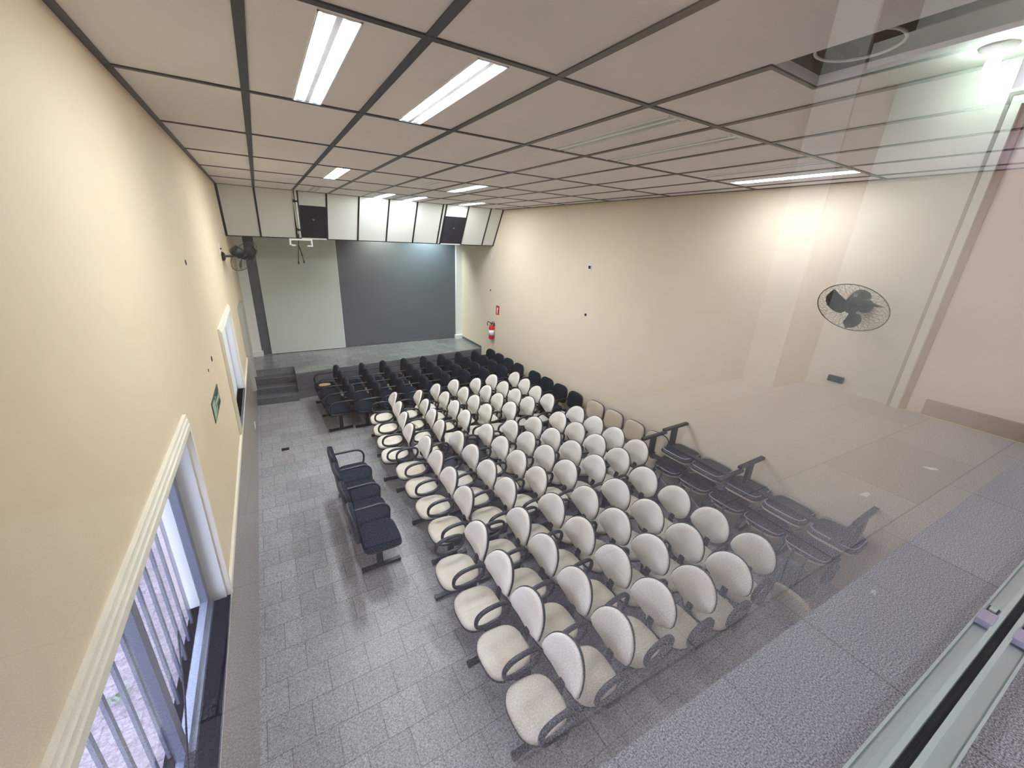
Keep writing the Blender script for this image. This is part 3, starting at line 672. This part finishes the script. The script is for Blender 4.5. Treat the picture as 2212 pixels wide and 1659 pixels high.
# extinguisher and its sign
r = empty('fire_extinguisher', (XR, 9.62, -2.63)); tag(r, 'red fire extinguisher with white label hanging on the right wall near the stage', 'fire extinguisher')
m = MB(); m.lathe([(.05, 0), (.072, .02), (.075, .05), (.075, .33), (.06, .38), (.025, .41), (.02, .43)], 18, Matrix.Translation((-.085, 0, 0))); m.obj('cylinder', M['red'], r)
m = MB(); m.lathe([(.0765, .12), (.0765, .27)], 18, Matrix.Translation((-.085, 0, 0))); m.obj('cylinder_label', M['paper'], r)
m = MB(); m.box(-.11, -.06, -.02, .02, .43, .46); m.tube([(-.085, .0, .46), (-.085, -.05, .50), (-.085, -.11, .51)], .009, 6); m.tube([(-.085, .0, .45), (-.085, -.09, .46)], .008, 6); m.obj('valve_handle', M['gasket'], r)
m = MB(); m.tube([(-.09, .02, .45), (-.12, .14, .48), (-.12, .20, .42), (-.13, .15, .36)], .011, 8); m.obj('hose', M['gasket'], r)
m = MB(); m.box(-.02, 0, -.02, .02, .36, .46); m.obj('wall_hook', M['steel'], r)
r = empty('fire_sign', (XR, 9.45, -1.79)); tag(r, 'small red fire extinguisher sign with white symbol on the right wall', 'sign')
m = MB(); m.box(-.006, 0, -.09, .09, -.12, .12); m.obj('sign_board', M['red'], r)
m = MB(); m.box(-.008, -.006, -.01, .04, -.06, .05); m.box(-.008, -.006, .0, .03, .05, .075); m.tube([(-.0075, .0, .06), (-.0075, -.04, .06), (-.0075, -.055, .02)], .006, 4); m.add([(-.0085, -.06, -.09), (-.0085, .06, -.09), (-.0085, 0, -.07), (-.006, -.06, -.09), (-.006, .06, -.09), (-.006, 0, -.07)], [(0, 1, 2), (5, 4, 3), (0, 3, 4, 1), (1, 4, 5, 2), (2, 5, 3, 0)]); m.obj('sign_symbol', M['paper'], r)
# floor drain and lumps low on the left wall
m = MB(); m.box(-.06, .06, -.05, .05, 0, .004); tag(m.obj('floor_drain', M['steel'], None, Matrix.Translation((-.12, 7.45, ZF))), 'small dark drain cover in the floor by the left wall', 'drain')
m = MB(); m.box(0, .01, -.05, .05, -.06, .06); tag(m.obj('low_socket', M['plate'], None, Matrix.Translation((XL, 7.9, -3.35))), 'white socket plate low on the left wall near the steps', 'wall socket')

# ------------------------------------------------------------ the upstairs corridor and its glass
def vp(x, y):                     # a point seen in the mirror -> corridor (u, v)
    p = Vector((x, y, 0)) - G0; return p.dot(GU), -p.dot(GV)
UE, VW = 4.10, 1.98
m = MB(); m.box(-1.6, 5.4, -.316, 2.4, ZCF - .12, ZCF, T=MG); struct(m.obj('floor_corridor', M['cfloor']))
m = MB(); m.box(-1.75, 5.4, -.001, 2.4, 2.3, 2.36, T=MG); struct(m.obj('ceiling_corridor', M['panel']))
m = MB(); m.box(3.60, UE, .10, 1.70, 1.2, 1.34, T=MG); struct(m.obj('ceiling_soffit', M['cwall']))
ud, vd = vp(4.10, .888)
m = MB(); m.box(UE, UE + .15, vd + .05, 1.78, ZCF, 2.3, T=MG); struct(m.obj('wall_corridor_end', M['cwall']))
m = MB(); m.box(UE + .02, UE + .17, .0, vd - .05, ZCF, 2.3, T=MG); struct(m.obj('wall_corridor_side', M['cwall_side']))
m = MB(); m.box(3.58, UE + .15, 1.70, 1.78, ZCF, 2.3, T=MG); struct(m.obj('wall_corridor_niche', M['cwall_warm']))
m = MB(); m.box(3.58, 3.80, 1.78, 2.0, ZCF, 2.3, T=MG); m.box(3.575, 3.58, 1.71, 1.99, ZCF, 2.3, T=MG); struct(m.obj('trim_5', M['pillar']))
m = MB(); m.box(-1.6, 3.575, VW, VW + .12, ZCF, 2.3, T=MG); struct(m.obj('wall_corridor_back', M['cwall_warm']))
m = MB(); m.box(-1.72, -1.6, .0, 2.1, ZCF, -.3, T=MG); m.box(-1.72, -1.6, .0, 2.1, 1.0, 2.3, T=MG); m.box(-1.72, -1.6, .0, .2, -.3, 1.0, T=MG); m.box(-1.72, -1.6, 1.9, 2.1, -.3, 1.0, T=MG); struct(m.obj('wall_corridor_start', M['cwall_warm']))  # opening added out of view to let daylight into the corridor
m = MB(); m.box(-1.6, XL, -.0, .10, ZCF, 2.3, T=MG); m.box(XL, 5.2, .0, .10, ZC + .06, 2.3, T=MG); struct(m.obj('wall_corridor_front', M['cwall_warm']))
m = MB(); m.box(UE - .012, UE + .02, vd - .52, vd - .16, ZCF, ZCF + .12, T=MG); m.box(UE - .012, UE + .02, .02, vd - .52, ZCF, ZCF + .12, T=MG); struct(m.obj('baseboard_corridor', M['skirt']))
m = MB(); m.box(UE - .02, UE + .0, .06, vd - .05, ZCF, ZCF + .004, T=MG); struct(m.obj('trim_6', M['yline']))
# door frame at the corridor end
d = struct(empty('door_2')); 
m = MB(); m.box(UE - .04, UE + .02, vd - .03, vd + .06, ZCF, .93, T=MG); m.box(UE - .04, UE + .02, vd - .75, vd + .06, .93, 1.02, T=MG); m.obj('door_casing', M['cwall'], d)
m = MB(); m.box(UE - .045, UE - .04, vd + .018, vd + .038, ZCF, .98, T=MG); m.box(UE - .045, UE - .04, vd - .75, vd + .038, .98, 1.0, T=MG); m.obj('casing_shadow_strip', M['shadow_gap'], d)  # raised strips coloured to stand in for the casing's shadow gap
m = MB(); m.box(UE - .01, UE + .02, vd - .065, vd - .03, ZCF, .93, T=MG); m.obj('door_edge', M['wood'], d)
# lamp
ul, vl = vp(3.87, .995)
r = empty('corridor_lamp', MG @ Vector((3.82, vl, 1.2))); tag(r, 'lit round ceiling lamp with a bare bulb, mirrored at the top right of the glass', 'ceiling lamp')
m = MB(); m.lathe([(.03, -.05), (.04, -.03), (.08, -.012), (.085, 0)], 20); m.obj('lamp_base', M['plate'], r)
m = MB(); m.lathe([(.008, -.17), (.03, -.16), (.036, -.12), (.03, -.06), (.02, -.045)], 16); m.obj('bulb', M['bulb'], r)
for nm_, u_, v_, lb_ in (('corridor_lamp', .35, 1.15, 'added unseen ceiling tube lamp upstairs right behind the viewer'), ('corridor_lamp', 2.2, 1.3, 'added unseen ceiling tube lamp upstairs between the viewer and the far door')):  # two unseen lamps added to brighten the corridor for its reflection
    r = empty(nm_, MG @ Vector((u_, v_, 2.3))); tag(r, lb_, 'ceiling lamp')
    m = MB(); m.box(-.3, .3, -.05, .05, -.03, 0); m.obj('lamp_base', M['plate'], r)
    m = MB(); m.lathe([(.015, -.27), (.015, .27)], 10, Matrix.Translation((0, 0, -.05)) @ Matrix.Rotation(PI / 2, 4, 'Y')); m.obj('tube', M['added_ctube'] if u_ < 1 else M['added_ctube_far'], r)
# paper scraps on the corridor floor and ledge
for k, (x, y, s_, lab) in enumerate(((2.39, .49, .030, 'white paper scrap on the upstairs floor, nearer the overturned benches in the reflection'), (3.06, .41, .03, 'thin white scrap on the upstairs floor, farther from the glass rail'))):
    u_, v_ = vp(x, y); m = MB(); m.prism([(-s_, -.4 * s_), (s_ * .9, -.2 * s_), (s_, .3 * s_), (-.5 * s_, .5 * s_)], 0, .003)
    o = m.obj('paper_scrap', M['paper'], None, Matrix.Translation(MG @ Vector((u_, v_, ZCF))) @ Matrix.Rotation(.6 * k, 4, 'Z')); tag(o, lab, 'litter', 'scraps of paper')
m = MB(); m.prism([(-.012, -.008), (.012, -.004), (.01, .008), (-.01, .006)], 0, .003)
o = m.obj('paper_scrap', M['paper'], None, Matrix.Translation((1.67, .22, ZCF))); tag(o, 'tiny white scrap on the granite ledge outside the glass', 'litter', 'scraps of paper')

# sliding window: rails and panes
w3 = struct(empty('window_3', MG @ Vector((2, 0, ZCF)))); T3 = Matrix.Translation(-w3.location)
def wpart(name, mat, boxes, T=T3):
    m = MB()
    for b_ in boxes: m.box(*b_, T=MG)
    return m.obj(name, mat, w3, T)
ZR = ZCF
wpart('bottom_track', M['alu'], [(-.5, 4.08, .004, .064, ZR, ZR + .012), (-.5, 4.08, .058, .064, ZR, ZR + .022)])
wpart('sash_rail', M['alu'], [(-.5, 4.08, .014, .026, ZR + .012, ZR + .035)])
wpart('gasket_strip', M['gasket'], [(-.5, 4.08, .0035, .0125, ZR + .0121, ZR + .016)])
wpart('outer_track', M['alu'], [(-.5, 4.08, -.036, -.006, ZR, ZR + .014)])
wpart('top_track', M['alu'], [(-.5, 4.08, -.02, .06, ZC + .02, ZC + .06)])
wpart('pane', M['glass_hall'], [(-.5, 4.08, -.003, .003, ZR, ZC + .05)])
for u_ in (1.83,):
    l_ = wpart('latch', M['latch'], [(u_ - .04, u_ + .03, .024, .060, ZR + .02, ZR + .040), (u_ + .03, u_ + .085, .026, .058, ZR + .012, ZR + .03)])
    wpart('latch_catch', M['gasket'], [(u_ + .035, u_ + .08, .030, .054, ZR + .030, ZR + .034)])
    wpart('latch_knob', M['alu'], [(u_ + .045, u_ + .07, .034, .050, ZR + .03, ZR + .040)])

# ------------------------------------------------------------ outdoors, beyond the left windows
m = MB(); m.box(-14, XL - .2, -8, 20, ZF - .2, ZF + .05); struct(m.obj('ground_outside', M['pave']))
for k in range(12):
    x = XL - .9 - random.random() * 3; y = random.uniform(-1, 7)
    m = MB()
    for j in range(7):
        a = j * .9 + random.random(); l = random.uniform(.05, .12)
        c, s_ = math.cos(a), math.sin(a)
        m.add([(0, 0, .0), (l * .5 * c - .02 * s_, l * .5 * s_ + .02 * c, .05), (l * c, l * s_, .04), (l * .5 * c + .02 * s_, l * .5 * s_ - .02 * c, .05), (l * .5 * c, l * .5 * s_, .045)], [(0, 1, 2, 3), (0, 4, 1), (0, 3, 4), (2, 1, 4), (2, 4, 3)])
    o = m.obj('weed', M['weed'], None, Matrix.Translation((x, y, ZF + .05))); tag(o, 'small green weed growing in the outdoor paving', 'weed', 'weeds in the paving')
